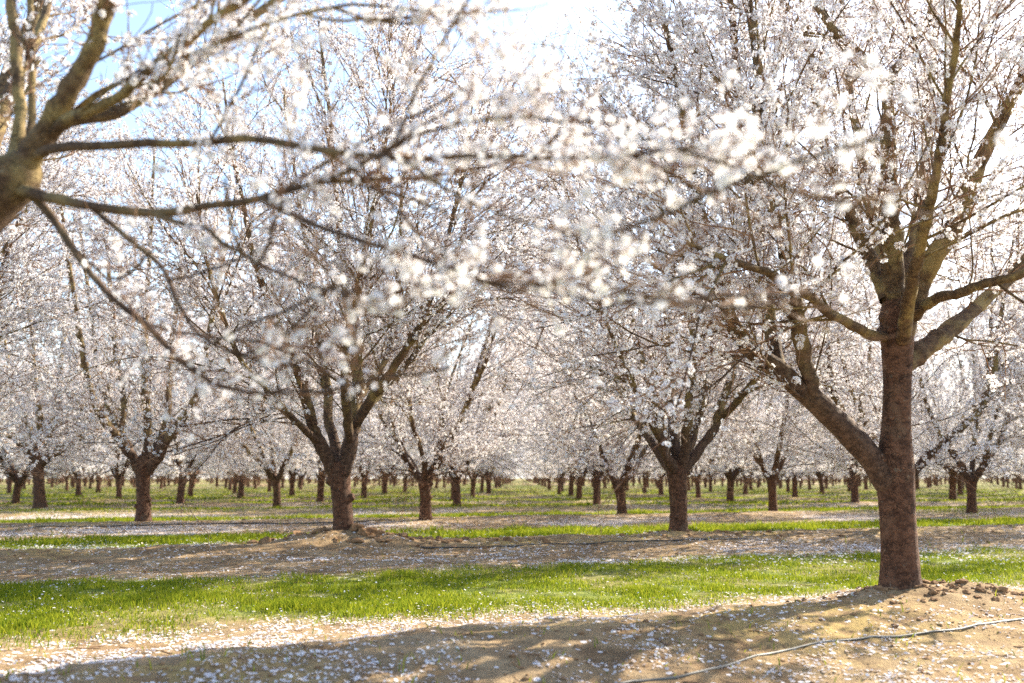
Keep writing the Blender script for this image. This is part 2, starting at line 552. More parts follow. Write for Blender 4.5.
def make_tree(seed, trunk_pts, trunk_r, limbs, loc, n1=90, n2=420, n3=1500, nfl=16000, kind=1, size=0.019,
              height_=7.0, sides=(8, 5, 3), label=None, group=None, separate=True, extra=None, clump=3.2,
              l1=(1.1, 2.4), l2=(0.6, 1.3), l3=(0.22, 0.62), trop1=(-0.05, 0.16), lo1=0.2, buds=0.35, twr=0.0022, keep='low', ang1=38, jit=0.010, prune=None, trunk_mats=None):
    """limbs: list of (points (n,3) local, radii (n)). Returns the Empty at the foot."""
    rng = np.random.default_rng(seed)
    if keep == 'low': keep = lambda q: (q[:, 2] > 1.0 + 0.5 * (vnoise(q[:, 0] * 1.5, q[:, 1] * 1.5, seed) - 0.4)).astype(int)
    e = bpy.data.objects.new('almond_tree', None)
    e.empty_display_size = 0.3
    COL.objects.link(e)
    e.location = loc
    tag(e, label, 'tree', group)
    tb = MB()
    trunk_mesh(rng, tb, trunk_pts, trunk_r, flare=0.42 if kind == 0 else 0.28)
    if kind == 0: knots(rng, tb, trunk_pts, trunk_r, 9)
    elif separate: knots(rng, tb, trunk_pts, trunk_r, 4)
    K0 = 16
    P0 = np.stack([spline(p, K0) for p, r in limbs])
    R0 = np.stack([spline(np.asarray(r, float)[:, None], K0)[:, 0] for p, r in limbs])
    P0[:, 2:] += rng.normal(0, jit, P0[:, 2:].shape)
    own = np.arange(len(limbs))
    away = np.array((0, 0, 1.2))
    P1, R1, o1 = spawn(rng, P0, R0, own, n1, lo1, 0.98, ang1, l1, 9, 0.62, trop1, 0.10, 0.0045, away)
    if prune is not None:
        k = prune(P1); P1, R1, o1 = P1[k], R1[k], o1[k]
    P2, R2, o2 = spawn(rng, P1, R1, o1, int(n2 * 0.8), 0.15, 0.98, 40, l2, 7, 0.7, (-0.05, 0.13), 0.12, twr * 1.25, away)
    P2b, R2b, o2b = spawn(rng, P0, R0, own, int(n2 * 0.2), 0.35, 1.0, 45, l2, 7, 0.5, (-0.03, 0.15), 0.12, twr * 1.25, away)
    P2 = np.concatenate([P2, P2b]); R2 = np.concatenate([R2, R2b])
    if prune is not None:
        k = prune(P2); P2, R2 = P2[k], R2[k]
    P3, R3, _ = spawn(rng, P2, R2, np.zeros(len(P2), int), int(n3 * 0.8), 0.12, 0.98, 38, l3, 5, 0.8, (-0.05, 0.14), 0.10, twr)
    P3b, R3b, _ = spawn(rng, P1, R1, o1, int(n3 * 0.2), 0.1, 0.95, 50, l3, 5, 0.6, (-0.03, 0.12), 0.10, twr)
    P3 = np.concatenate([P3, P3b]); R3 = np.concatenate([R3, R3b])
    groups = range(len(limbs)) if separate else [None]
    if not separate:
        for g in range(len(limbs)): tubes(tb, P0[g], R0[g], sides[0], 1)
        tubes(tb, P1, R1, sides[1], 1)
    tb.build('trunk', trunk_mats or [M_TRUNK, M_LIMB], e)
    if separate:
        for g in range(len(limbs)):
            lb = MB()
            p = spline(P0[g], 34); p[2:-1] += rng.normal(0, 0.10, (31, 3)) * spline(R0[g][:, None], 34)[2:-1]; r = spline(R0[g][:, None], 34)[:, 0]
            r = r * (1 + 0.05 * np.sin(np.arange(34) * 1.7 + g) + rng.normal(0, 0.03, 34))
            tubes(lb, p, r, 11, 0, cap=True)
            roughen(rng, lb, 0, 34, 11, 0.035, 0.05)
            lb.v[1] = lb.v[0][-11:].copy()
            if kind == 0: knots(rng, lb, P0[g][2:], R0[g][2:], 4)
            tubes(lb, P1[o1 == g], R1[o1 == g], sides[1], 0)
            lb.build('limb', [M_LIMB], e)
    cb = MB()
    tubes(cb, P2, R2, sides[2] + 1, 0)
    tubes(cb, P3, R3, sides[2], 0)
    bloom(cb, rng, [P3, P2, P1], nfl, kind, size, clump=clump, spread=size * 1.5, buds=buds, keep=keep)
    if extra: extra(cb, rng, P0, P1, P2, P3)
    cb.build('crown', [M_TWIG, M_PETAL, M_CENTRE, M_BUD], e)
    return e


def auto_limbs(rng, fork_z, n, height_, spread, r, lean=(0, 0)):
    """an open vase of N scaffold limbs rising from the fork"""
    out = []
    az0 = rng.uniform(0, 6.28)
    for k in range(n):
        az = az0 + k * 6.283 / n + rng.normal(0, 0.25)
        tilt = rng.uniform(0.55, 1.0)
        d = np.array((math.cos(az), math.sin(az), 0))
        hgt = (height_ - fork_z) * rng.uniform(0.72, 0.98)
        sp = spread * tilt
        pts = [np.array((lean[0], lean[1], fork_z - 0.14)),
               np.array((lean[0], lean[1], fork_z)) + d * sp * 0.18 + UP * hgt * 0.09,
               np.array((lean[0], lean[1], fork_z)) + d * sp * 0.45 + UP * hgt * 0.30,
               np.array((lean[0], lean[1], fork_z)) + d * sp * 0.72 + UP * hgt * 0.62,
               np.array((lean[0], lean[1], fork_z)) + d * sp * 0.95 + UP * hgt]
        for q in pts[2:]: q[:2] += rng.normal(0, 0.16, 2)
        rr = r * rng.uniform(0.45, 0.70)
        out.append((np.array(pts), [rr * 1.15, rr, rr * 0.72, rr * 0.42, rr * 0.14]))
        if rng.random() < 0.75:      # a fork half way
            b = pts[2]
            d2 = np.array((math.cos(az + rng.choice((-0.9, 0.9))), math.sin(az + rng.choice((-0.9, 0.9))), 0))
            out.append((np.array([b, b + d2 * 0.35 + UP * hgt * 0.12, b + d2 * 0.7 + UP * hgt * 0.35, b + d2 * 1.0 + UP * hgt * 0.62]),
                        [rr * 0.66, rr * 0.55, rr * 0.34, rr * 0.1]))
    return out


def px_limbs(spec, base, d0):
    """traced limbs: spec = [[(px, py, depth offset, radius px), ...], ...] -> local metres"""
    out = []
    for line in spec:
        pts = []; rs = []
        for (x, y, dd, rp) in line:
            p = P(x, y, d0 + dd)
            pts.append(p - base); rs.append(rp / FPX * (d0 + dd))
        out.append((np.array(pts), rs))
    return out


# ------------------------------------------------------------------ hero tree on the right
def ground_hit(px, py):
    p1 = P(px, py, 1.0)
    k = H / (H - p1[2])
    return np.array((p1[0] * k, k, 0.0))


TREES = []
b = ground_hit(901, 597)
HERO = b
d0 = b[1]
MOUNDS.append((b[0], b[1] + .05, 0.42, 0.065))
MOUNDS.append((b[0] - 0.45, b[1] + 0.1, 0.34, 0.05))
MOUNDS.append((b[0] + 0.5, b[1], 0.32, 0.06))
tr = px_limbs([[(901, 602, 0, 17), (900, 570, 0, 16.5), (898, 530, 0, 16.5), (896, 495, 0, 17.5), (895, 465, 0, 18), (896, 430, 0, 14.5), (897, 385, 0, 13.5), (897, 345, 0, 15.5), (897, 318, 0, 16.5), (897, 300, 0, 14)]], b, d0)[0]
limbs = px_limbs([
    [(892, 484, 0, 16), (868, 455, -.05, 12.5), (842, 426, -.12, 11.5), (808, 396, -.22, 11), (775, 368, -.3, 10), (745, 346, -.35, 9), (728, 312, -.4, 8), (716, 268, -.45, 6.5), (700, 210, -.5, 5), (688, 140, -.55, 4), (672, 60, -.6, 3), (655, -20, -.6, 2)],
    [(818, 408, -.2, 7), (808, 375, -.3, 7.5), (797, 320, -.45, 8), (787, 262, -.55, 7.5), (778, 200, -.65, 7), (768, 130, -.75, 6), (757, 50, -.85, 5), (745, -40, -.9, 3)],
    [(781, 372, -.3, 7), (768, 320, -.1, 6.5), (762, 260, 0, 6), (756, 200, .1, 5.5), (742, 120, .2, 4.5), (735, 40, .25, 3.5), (725, -40, .3, 2)],
    [(897, 350, 0, 13), (896, 318, 0, 12), (892, 270, -.05, 11), (890, 215, -.1, 9.5), (888, 150, -.15, 8), (886, 90, -.2, 6.5), (860, 55, -.3, 5), (832, 28, -.4, 4), (800, -20, -.5, 3)],
    [(887, 95, -.2, 5), (900, 62, -.1, 5), (925, 30, 0, 4.5), (938, -20, 0, 3.5), (945, -80, 0, 2)],
    [(899, 345, 0, 12), (912, 305, -.1, 11), (928, 268, -.2, 10), (955, 225, -.35, 9), (980, 165, -.5, 8), (1003, 115, -.6, 7), (1030, 70, -.7, 6), (1060, 10, -.8, 4)],
    [(900, 368, 0, 10), (922, 350, .1, 10), (948, 330, .25, 9), (985, 300, .5, 7), (1030, 255, .8, 6), (1080, 200, 1.0, 4), (1120, 140, 1.2, 2)],
    [(908, 320, 0, 7), (930, 303, -.3, 6), (970, 288, -.7, 5), (1030, 272, -1.1, 4), (1090, 240, -1.4, 2.5)],
    [(888, 338, 0, 6), (865, 332, -.3, 5.5), (830, 312, -.7, 5), (795, 287, -1.1, 4.5), (765, 272, -1.4, 4), (722, 258, -1.7, 3.2), (680, 240, -2.0, 2)],
    [(888, 300, 0, 9), (872, 262, .15, 7), (850, 215, .3, 6), (826, 150, .5, 5), (812, 70, .7, 4), (800, -10, .8, 2.5)],
    [(903, 300, .1, 9), (915, 240, .4, 7), (925, 170, .8, 6), (930, 90, 1.2, 5), (940, 0, 1.6, 3)],
    [(893, 330, .1, 9), (885, 270, .7, 7), (868, 190, 1.4, 6), (850, 90, 2.0, 4), (842, 0, 2.3, 3)],
    [(903, 340, -.1, 8), (915, 270, -.7, 6), (935, 180, -1.3, 5), (950, 80, -1.8, 4), (965, -30, -2.2, 2.5)],
], b, d0)
limbs[9] = limbs[9]


def hero_extra(cb, rng, P0, P1, P2, P3):
    # the side turned to the camera and the left is in fullest bloom
    def kp(q):
        w = q + HERO
        return ((w[:, 0] < 2.15) & (w[:, 2] > 2.35) & (w[:, 1] < 7.6)).astype(int)
    bloom(cb, rng, [P3, P2], 42000, 0, 0.0175, clump=4.5, spread=0.03, buds=0.1, keep=kp)


make_tree(11, tr[0], tr[1], limbs, b, n1=200, n2=1000, n3=3600, nfl=70000, kind=0, size=0.0172, twr=0.0014, jit=0.004, extra=hero_extra,
          label='large near almond tree on the right with a thick leaning left limb', clump=4.2,
          group='almond trees of the orchard', l1=(0.9, 1.9), l2=(0.5, 1.1), l3=(0.18, 0.5))

# ------------------------------------------------------------------ near tree at the left edge (trunk out of frame)
bl = np.array((-2.95, 4.15, -0.02))
spec = [
    [(14, 182, 0, 17), (40, 140, -.05, 15), (70, 88, -.1, 13), (95, 40, -.15, 12), (112, -5, -.2, 10), (130, -70, -.2, 7), (150, -160, -.2, 3)],
    [(4, 190, 0, 9), (18, 130, .1, 7.5), (18, 70, .15, 7), (11, 0, .2, 6), (0, -80, .2, 3)],
    [(18, 172, 0, 7), (30, 130, .2, 5), (33, 60, .3, 4.5), (30, 0, .4, 4), (36, -80, .4, 2)],
    [(30, 160, 0, 9), (62, 122, -.1, 7.5), (105, 105, -.2, 6.5), (140, 78, -.3, 6), (185, 42, -.4, 5.5), (232, 8, -.5, 5), (300, -40, -.5, 3)],
    [(34, 158, 0, 9), (66, 122, .1, 8), (118, 113, .15, 7), (158, 86, .2, 7), (196, 60, .3, 6.5), (232, 30, .4, 6), (275, 2, .5, 5), (340, -40, .6, 3)],
    [(44, 140, .1, 5), (92, 98, -.1, 4), (150, 72, -.3, 3.2), (215, 46, -.5, 3), (260, 26, -.6, 2.4), (345, 5, -.7, 2.2), (450, 14, -.7, 1.4), (520, 10, -.7, 1)],
    [(22, 166, 0, 7), (52, 148, -.1, 6), (100, 147, -.25, 5.5), (170, 142, -.4, 5), (250, 139, -.55, 4.6), (340, 152, -.75, 4), (420, 158, -.9, 3.6), (500, 156, -1.0, 3), (580, 158, -1.1, 2.5), (660, 151, -1.15, 2), (720, 146, -1.2, 1.4)],
    [(12, 188, 0, 8), (52, 198, -.15, 6.5), (100, 208, -.3, 5.5), (150, 213, -.4, 5), (205, 207, -.5, 4.5), (270, 197, -.6, 4), (320, 180, -.7, 3.3), (370, 163, -.8, 2.5), (430, 120, -.85, 1.8), (500, 96, -.9, 1.3), (590, 90, -.95, 1)],
    [(262, 199, -.6, 3.4), (320, 228, -.75, 3.2), (372, 243, -.9, 3), (430, 262, -1.0, 2.8), (500, 284, -1.1, 2.4), (560, 282, -1.15, 2), (620, 290, -1.2, 1.6), (660, 300, -1.2, 1)],
    [(30, 192, 0, 6), (55, 222, -.1, 4.5), (78, 260, -.2, 4), (110, 294, -.3, 3.8), (150, 330, -.35, 3.6), (185, 362, -.4, 3.3), (214, 384, -.45, 2.7), (255, 392, -.5, 1.6), (300, 396, -.5, 1)],
    [(92, 208, -.25, 3.4), (130, 240, -.4, 2.8), (160, 268, -.5, 2.6), (186, 316, -.55, 2.4), (215, 345, -.6, 2), (262, 362, -.6, 1.4), (300, 360, -.65, 1)],
    [(150, 213, -.4, 3), (205, 232, -.6, 2.6), (258, 262, -.7, 2.4), (310, 284, -.8, 2), (360, 300, -.85, 1.6), (400, 330, -.85, 1)],
    [(400, 157, -.85, 2.4), (440, 185, -1.0, 2), (500, 215, -1.1, 1.8), (570, 235, -1.2, 1.4), (640, 240, -1.25, 1)],
    [(380, 155, -.8, 2.4), (430, 130, -.9, 2), (500, 118, -1.0, 1.8), (580, 122, -1.05, 1.4), (680, 128, -1.1, 1)],
    [(0, 196, .1, 8), (-40, 120, .4, 7), (-90, 20, .7, 5), (-120, -100, .9, 3)],
    [(-6, 200, .1, 7), (-10, 130, .5, 6), (40, 30, 1.0, 5), (60, -80, 1.3, 3)],
]
spec = [l[:] for l in spec]
limbsL = px_limbs(spec, bl, 3.45)
limbsL = [(p, [q * (0.86 if k < 6 else 0.92) for q in rr]) for k, (p, rr) in enumerate(limbsL)]
trunkL = [np.array((0, 0, -0.05)), np.array((0.03, 0, 0.3)), np.array((0.05, -0.02, 0.7)), np.array((0.25, -0.15, 1.05)), np.array((0.62, -0.4, 1.4)), P(-30, 225, 3.5) - bl, P(14, 178, 3.45) - bl, P(28, 158, 3.44) - bl]
trunkRL = [0.17, 0.16, 0.16, 0.135, 0.115, 0.10, 0.092, 0.05]
# the lower fork's other limbs rise outside the picture
limbsL += [(np.array([(0.1, -.05, .9), (-0.3, .2, 1.3), (-0.7, .5, 2.2), (-1.0, .8, 3.6), (-1.1, 1, 5.2)]), [.11, .10, .08, .05, .02]),
           (np.array([(0.1, -.05, .9), (0.0, .5, 1.5), (0.1, 1.0, 2.6), (0.25, 1.4, 4.0), (0.3, 1.6, 5.6)]), [.10, .09, .07, .045, .02])]


def fg_extra(cb, rng, P0, P1, P2, P3):
    # the long low branches that cross the frame carry their own short flowering spurs
    idx = [6, 6, 7, 8, 8, 9, 12, 12, 13, 13]
    L0 = P0[idx + [3, 4, 5, 5]]
    idx = idx + [3, 4, 5, 5]
    own = np.zeros(len(idx), int)
    R0 = np.full(L0.shape[:2], 0.006)
    S1, Q1, _ = spawn(rng, L0, R0, own, 170, 0.32, 1.0, 42, (0.06, 0.24), 6, 0.6, (-0.10, 0.10), 0.14, 0.0017)
    S2, Q2, _ = spawn(rng, S1, Q1, np.zeros(len(S1), int), 220, 0.1, 1.0, 45, (0.03, 0.09), 4, 0.8, (-0.1, 0.1), 0.1, 0.0014)
    tubes(cb, S1, Q1, 4, 0); tubes(cb, S2, Q2, 3, 0)
    tail = spline_tail(L0)
    bloom(cb, rng, [S1, S2, S1, tail], 2500, 0, 0.0132, clump=2.2, spread=0.036, buds=0.2, lo=0.1)


def spline_tail(L0):
    k = L0.shape[1] // 2
    return L0[:, k:, :]


def prune_left(Q):
    w = Q + bl
    ypx = 478 - (w[..., 2] - H) / w[..., 1] * 995
    return (ypx.max(1) < 395) & (w[..., 1].min(1) > 1.9)


def keep_left(pos):
    # nearly no flowers on the bare wood close to the hub
    w = pos + bl
    return ((np.hypot(w[:, 0] + 1.75, w[:, 2] - 1.9) > 0.35) & ((w[:, 2] > H + 0.32 * w[:, 1]) | (np.random.default_rng(3).random(len(w)) < 0.3))).astype(int)


make_tree(23, trunkL, trunkRL, limbsL, bl, n1=80, n2=380, n3=1200, nfl=10500, kind=0, size=0.0150, jit=0.003, prune=prune_left, trunk_mats=[M_LIMB, M_LIMB], twr=0.0013,
          label='nearest almond tree at the left edge, bare forking limbs reaching across the top', extra=fg_extra,
          group='almond trees of the orchard', l1=(0.3, 0.9), l2=(0.15, 0.45), l3=(0.08, 0.22), keep=keep_left, clump=4)

# ------------------------------------------------------------------ four middle trees traced from the orchard
b = ground_hit(343, 540); MOUNDS.append((b[0], b[1], 0.7, 0.10)); MOUNDS.append((b[0] - .5, b[1] - .1, 0.5, 0.06)); MOUNDS.append((b[0] + 0.6, b[1] - .1, 0.5, 0.05))
BASE_A = b
tr = px_limbs([[(343, 543, 0, 10.5), (343, 520, 0, 10), (341, 495, 0, 10), (339, 472, 0, 11), (338, 462, 0, 9)]], b, b[1])[0]
lim = px_limbs([
    [(337, 476, 0, 7), (326, 456, -.1, 7), (316, 434, -.2, 6.5), (306, 400, -.3, 5.5), (292, 360, -.5, 4.5), (272, 310, -.7, 3.5), (252, 250, -.9, 2.8), (236, 170, -1, 2.2), (222, 80, -1, 1)],
    [(341, 476, 0, 9), (350, 448, 0, 8), (356, 415, .1, 7), (358, 380, .2, 6), (356, 340, .3, 5), (345, 280, .4, 4), (336, 190, .5, 3), (326, 90, .5, 2), (318, 20, .5, 1)],
    [(356, 424, 0, 5), (372, 398, -.2, 5), (392, 370, -.5, 4.5), (412, 340, -.8, 4), (430, 300, -1, 3), (448, 240, -1.2, 2.4), (466, 150, -1.3, 2), (476, 80, -1.3, 1)],
    [(350, 440, .2, 5), (366, 410, .5, 4), (392, 380, .8, 3.5), (430, 330, 1.1, 3), (455, 260, 1.4, 2.4), (476, 180, 1.5, 2), (490, 100, 1.5, 1)],
    [(340, 470, .2, 6), (330, 420, .6, 5), (322, 350, 1.1, 4), (310, 280, 1.6, 3), (296, 180, 2.0, 2), (284, 90, 2.2, 1)],
    [(350, 440, -.1, 5), (345, 390, -.8, 4.5), (350, 320, -1.5, 3.5), (368, 240, -2.0, 2.5), (385, 150, -2.2, 2), (392, 70, -2.2, 1)],
    [(322, 445, -.1, 4), (300, 425, -.6, 3.5), (270, 395, -1.1, 3), (236, 350, -1.5, 2.4), (212, 280, -1.8, 2), (196, 190, -2, 1)],
    [(357, 400, .2, 4), (385, 360, .9, 3.5), (398, 300, 1.2, 3), (402, 200, 1.4, 2), (412, 110, 1.4, 1.6), (418, 40, 1.4, 1)],
], b, b[1])
make_tree(31, tr[0], tr[1], lim, b, n1=210, n2=1200, n3=4300, nfl=105000, kind=1, size=0.020, sides=(8, 5, 3), twr=0.0021, lo1=0.20, trop1=(-0.12, 0.12), l1=(1.1, 2.9),
          label='almond tree left of the central alley with forked trunk and clods round its foot', group='almond trees of the orchard')

b = ground_hit(679, 532); MOUNDS.append((b[0], b[1], 0.6, 0.05))
BASE_B = b
tr = px_limbs([[(679, 535, 0, 8.5), (679, 515, 0, 8), (678, 490, 0, 9), (677, 472, 0, 10), (677, 460, 0, 8)]], b, b[1])[0]
lim = px_limbs([
    [(674, 478, 0, 5), (664, 448, 0, 5), (658, 415, -.1, 4.5), (648, 380, -.2, 4), (634, 330, -.4, 3), (618, 270, -.6, 2.6), (600, 190, -.8, 2), (586, 100, -.9, 1)],
    [(677, 474, 0, 6), (676, 440, .2, 5.5), (670, 395, .4, 4.5), (668, 340, .6, 3.5), (664, 260, .8, 2.6), (658, 160, 1, 2), (650, 60, 1, 1)],
    [(680, 474, 0, 6), (686, 442, -.2, 5), (690, 400, -.5, 4.2), (692, 340, -.8, 3.4), (690, 260, -1.1, 2.6), (694, 160, -1.4, 2), (700, 70, -1.4, 1)],
    [(683, 470, 0, 6), (702, 446, .1, 5), (718, 420, .2, 4.6), (726, 390, .3, 4), (740, 350, .4, 3.2), (756, 290, .5, 2.6), (772, 200, .6, 2), (784, 110, .6, 1)],
    [(718, 420, .2, 4), (738, 402, -.3, 3.5), (760, 370, -.8, 3), (782, 330, -1.2, 2.4), (806, 260, -1.5, 2), (820, 180, -1.5, 1)],
    [(673, 474, .1, 5), (650, 440, .6, 4), (630, 410, 1.2, 3.4), (612, 360, 1.7, 2.5), (596, 280, 2.2, 2), (576, 180, 2.4, 1)],
    [(674, 470, -.1, 5), (655, 430, -.7, 4), (640, 400, -1.3, 3.2), (622, 360, -1.8, 2.4), (598, 300, -2.2, 2), (572, 220, -2.4, 1.6), (556, 130, -2.4, 1)],
    [(681, 470, .2, 5), (698, 420, .8, 4), (708, 360, 1.5, 3), (716, 280, 2.1, 2.2), (728, 190, 2.4, 1.6), (736, 110, 2.4, 1)],
], b, b[1])
make_tree(37, tr[0], tr[1], lim, b, n1=200, n2=1100, n3=4000, nfl=98000, kind=1, size=0.020, sides=(8, 5, 3), twr=0.0021, lo1=0.16, trop1=(-0.12, 0.12), l1=(1.1, 2.8),
          label='almond tree right of the central alley with many slim limbs fanning up', group='almond trees of the orchard')

b = ground_hit(143, 520)
BASE_C = b
tr = px_limbs([[(143, 522, 0, 7), (143, 500, 0, 6.5), (143, 480, 0, 7), (144, 466, 0, 8), (146, 456, 0, 6)]], b, b[1])[0]
lim = px_limbs([
    [(141, 474, 0, 5), (128, 452, -.2, 5), (112, 432, -.4, 4.5), (96, 404, -.6, 4), (84, 366, -.8, 3.4), (76, 310, -1, 2.6), (64, 230, -1.2, 2), (56, 165, -1.2, 1)],
    [(144, 472, 0, 5), (147, 440, .1, 4.5), (146, 400, .2, 4), (144, 350, .3, 3.2), (148, 280, .4, 2.2), (152, 200, .5, 1.6), (154, 140, .5, 1)],
    [(147, 472, 0, 6), (162, 448, -.1, 5), (178, 424, -.2, 4.6), (196, 398, -.4, 4), (204, 360, -.6, 3), (216, 295, -.8, 2.2), (232, 220, -1, 1.6), (240, 160, -1, 1)],
    [(115, 436, -.3, 3.5), (124, 412, -.1, 3), (118, 372, .2, 2.6), (112, 310, .4, 2), (106, 230, .5, 1.6), (102, 160, .5, 1)],
    [(150, 460, .1, 4), (166, 420, .8, 3.5), (170, 370, 1.4, 2.8), (178, 290, 2.0, 2), (188, 200, 2.2, 1)],
    [(140, 470, .1, 4), (120, 430, .9, 3.5), (100, 380, 1.6, 2.6), (88, 290, 2.1, 2), (78, 200, 2.3, 1)],
], b, b[1])
make_tree(41, tr[0], tr[1], lim, b, n1=130, n2=700, n3=3200, nfl=82000, kind=1, size=0.021, sides=(8, 4, 3), twr=0.0026, lo1=0.1, trop1=(-0.14, 0.12), l1=(1.1, 2.7),
          label='almond tree in the left middle distance with a crooked limb bending left', group='almond trees of the orchard')

b = ground_hit(39, 507)
BASE_D = b
tr = px_limbs([[(40, 508, 0, 5.5), (39, 490, 0, 5), (38, 468, 0, 5.5), (38, 455, 0, 6), (38, 448, 0, 4)]], b, b[1])[0]
lim = px_limbs([
    [(37, 464, 0, 4), (28, 450, -.2, 3.4), (14, 438, -.5, 3), (-4, 424, -.8, 2.4), (-22, 390, -1, 2), (-34, 320, -1, 1.6), (-40, 250, -1, 1)],
    [(39, 464, 0, 4), (42, 440, 0, 4), (40, 415, .1, 3.4), (34, 370, .2, 2.6), (28, 290, .3, 2), (26, 220, .3, 1)],
    [(40, 464, 0, 4), (46, 440, .1, 3.6), (56, 410, .2, 3), (62, 350, .3, 2.2), (70, 280, .3, 1.6), (74, 215, .3, 1)],
    [(41, 464, 0, 4), (60, 450, -.2, 3.4), (80, 438, -.5, 3), (96, 420, -.8, 2.4), (110, 380, -1, 1.8), (118, 310, -1.2, 1.4), (122, 240, -1.2, .8)],
    [(38, 460, .1, 3), (30, 430, 1, 2.6), (14, 390, 1.8, 2), (4, 330, 2.2, 1.6), (-4, 240, 2.3, 1)],
], b, b[1])
make_tree(43, tr[0], tr[1], lim, b, n1=120, n2=600, n3=3000, nfl=72000, kind=1, size=0.022, sides=(8, 4, 3), twr=0.003, lo1=0.1, trop1=(-0.14, 0.12), l1=(1.1, 2.9),
          label='almond tree near the left edge with a low branch sweeping left and slim trunk', group='almond trees of the orchard')

# ------------------------------------------------------------------ the rest of the orchard: copies of a few grown trees
def variant(seed, lod):
    rng = np.random.default_rng(seed)
    fz = rng.uniform(0.75, 0.98)
    r = rng.uniform(0.115, 0.145)
    n = int(rng.integers(4, 6))
    lean = rng.normal(0, 0.05, 2)
    tp = [np.array((0, 0, -0.08)), np.array((lean[0] * .3, lean[1] * .3, fz * .5)), np.array((lean[0], lean[1], fz * .9)), np.array((lean[0], lean[1], fz + 0.05))]
    trd = [r, r * 0.93, r * 1.08, r * 0.7]
    hh = rng.uniform(7.3, 8.2)
    lim = auto_limbs(rng, fz, n, hh, 2.9, r, lean)
    if lod == 1:
        return make_tree(seed, tp, trd, lim, (0, 0, 0), n1=135, n2=760, n3=2700, nfl=78000, kind=1, size=0.0225, sides=(7, 4, 3), twr=0.0026, lo1=0.08, trop1=(-0.15, 0.12), l1=(1.1, 2.7))
    if lod == 2:
        return make_tree(seed, tp, trd, lim, (0, 0, 0), n1=90, n2=420, n3=1100, nfl=44000, kind=2, size=0.031, sides=(6, 3, 3), twr=0.004, separate=False, lo1=0.07, trop1=(-0.16, 0.12), l1=(1.1, 2.8), buds=0.3, clump=2.5)
    return make_tree(seed, tp, trd, lim, (0, 0, 0), n1=60, n2=220, n3=420, nfl=11000, kind=2, size=0.05, sides=(5, 3, 3), twr=0.007, separate=False, lo1=0.06, trop1=(-0.16, 0.12), l1=(1.1, 2.8), buds=0.3, clump=2)


VAR = {1: [variant(100 + k, 1) for k in range(4)], 2: [variant(200 + k, 2) for k in range(4)], 3: [variant(300 + k, 3) for k in range(4)]}
USED = set()


def plant(var, loc, rot, sc, label, group):
    if id(var) not in USED:
        USED.add(id(var)); r = var
    else:
        r = var.copy(); COL.objects.link(r)
        for ch in list(var.children):
            c = ch.copy(); COL.objects.link(c); c.parent = r
    r.location = loc; r.rotation_euler = (0, 0, rot); r.scale = (sc, sc, sc)
    tag(r, label, 'tree', group)
    return r


ORD = ['nearest', 'second', 'third', 'fourth', 'fifth', 'sixth', 'seventh', 'eighth', 'ninth', 'tenth', 'eleventh', 'twelfth']
FILES = ['first', 'second', 'third', 'fourth', 'fifth', 'sixth', 'seventh', 'eighth']
LOOK = ['pale pinkish blossom', 'thick white blossom', 'loose white blossom', 'white blossom']
rng = np.random.default_rng(5)
TRACED = {(0, 0), (-1, 0), (-1, 1), (0, 1), (-2, 2), (-3, 3)}
GR = 'almond trees of the orchard'
sites = []
for j in range(0, 22):
    for i in range(-16, 16):
        if (i, j) in TRACED or (i, j) in ((1, 0), (2, 0)): continue
        x, y = lattice(i, j)
        if y < 5: continue
        half = 0.515 * y
        if abs(x) > half + 2.2 and not (0 < x < half + 9 and y < 36): continue
        if y > 165: continue
        sites.append((y, i, j, x))
sites.sort()
KNOWN = {(1, 1): (902, 527), (-1, 2): (426, 517), (0, 2): (622, 512), (1, 2): (773, 510), (2, 2): (972, 509), (-1, 3): (457, 505), (0, 3): (597, 503), (-2, 3): (277, 504)}
seen_file = {}
MAXI = 290
for n, (y, i, j, x) in enumerate(sites[:MAXI]):
    if (i, j) in KNOWN:
        g_ = ground_hit(*KNOWN[(i, j)]); x, y = g_[0], g_[1]
        rng.normal(0, 0.2, 2)
    else:
        q = rng.normal(0, 0.22, 2)
        x += q[0]; y += q[1]
    lod = 1 if y < 36 else (2 if y < 75 else 3)
    var = VAR[lod][int(rng.integers(4))]
    side = 'right' if i >= 0 else 'left'
    f = i if i >= 0 else -i - 1
    inframe = abs(x) < 0.515 * y
    k = seen_file.get(i, 0)
    if inframe: seen_file[i] = k + 1
    if not inframe:
        if abs(x) > 0.515 * y + 2.2:
            lab = 'almond tree beyond the right edge, casting its shade over the grass, %s row' % FILES[min(j, 7)]
            grp = 'almond trees beyond the right edge'
        elif y < 60:
            lab = ('almond tree just outside the %s edge, %s row from the camera, crown reaching in' % (side, FILES[min(j, 7)]))
            grp = GR
        else:
            lab = 'far almond tree at the %s edge whose crown blends into the blossom' % side
            grp = 'far almond trees at the %s edge' % side
    elif y < 95 and f < 8 and k < 12:
        lab = 'almond tree with dark trunk, %s back in the %s file %s of the alley' % (ORD[k], FILES[f], side)
        grp = GR
    else:
        lab = 'tiny far almond tree, deep in the orchard, %s of the central alley' % side
        grp = 'far almond trees %s of the alley' % side
    if (i, j) == (1, 1): lab = 'almond tree whose foot is hidden behind the large near trunk on the right'
    plant(var, (x, y, float(height(x, y)) + 0.02), rng.uniform(0, 6.28), rng.uniform(0.9, 1.08), lab, grp)

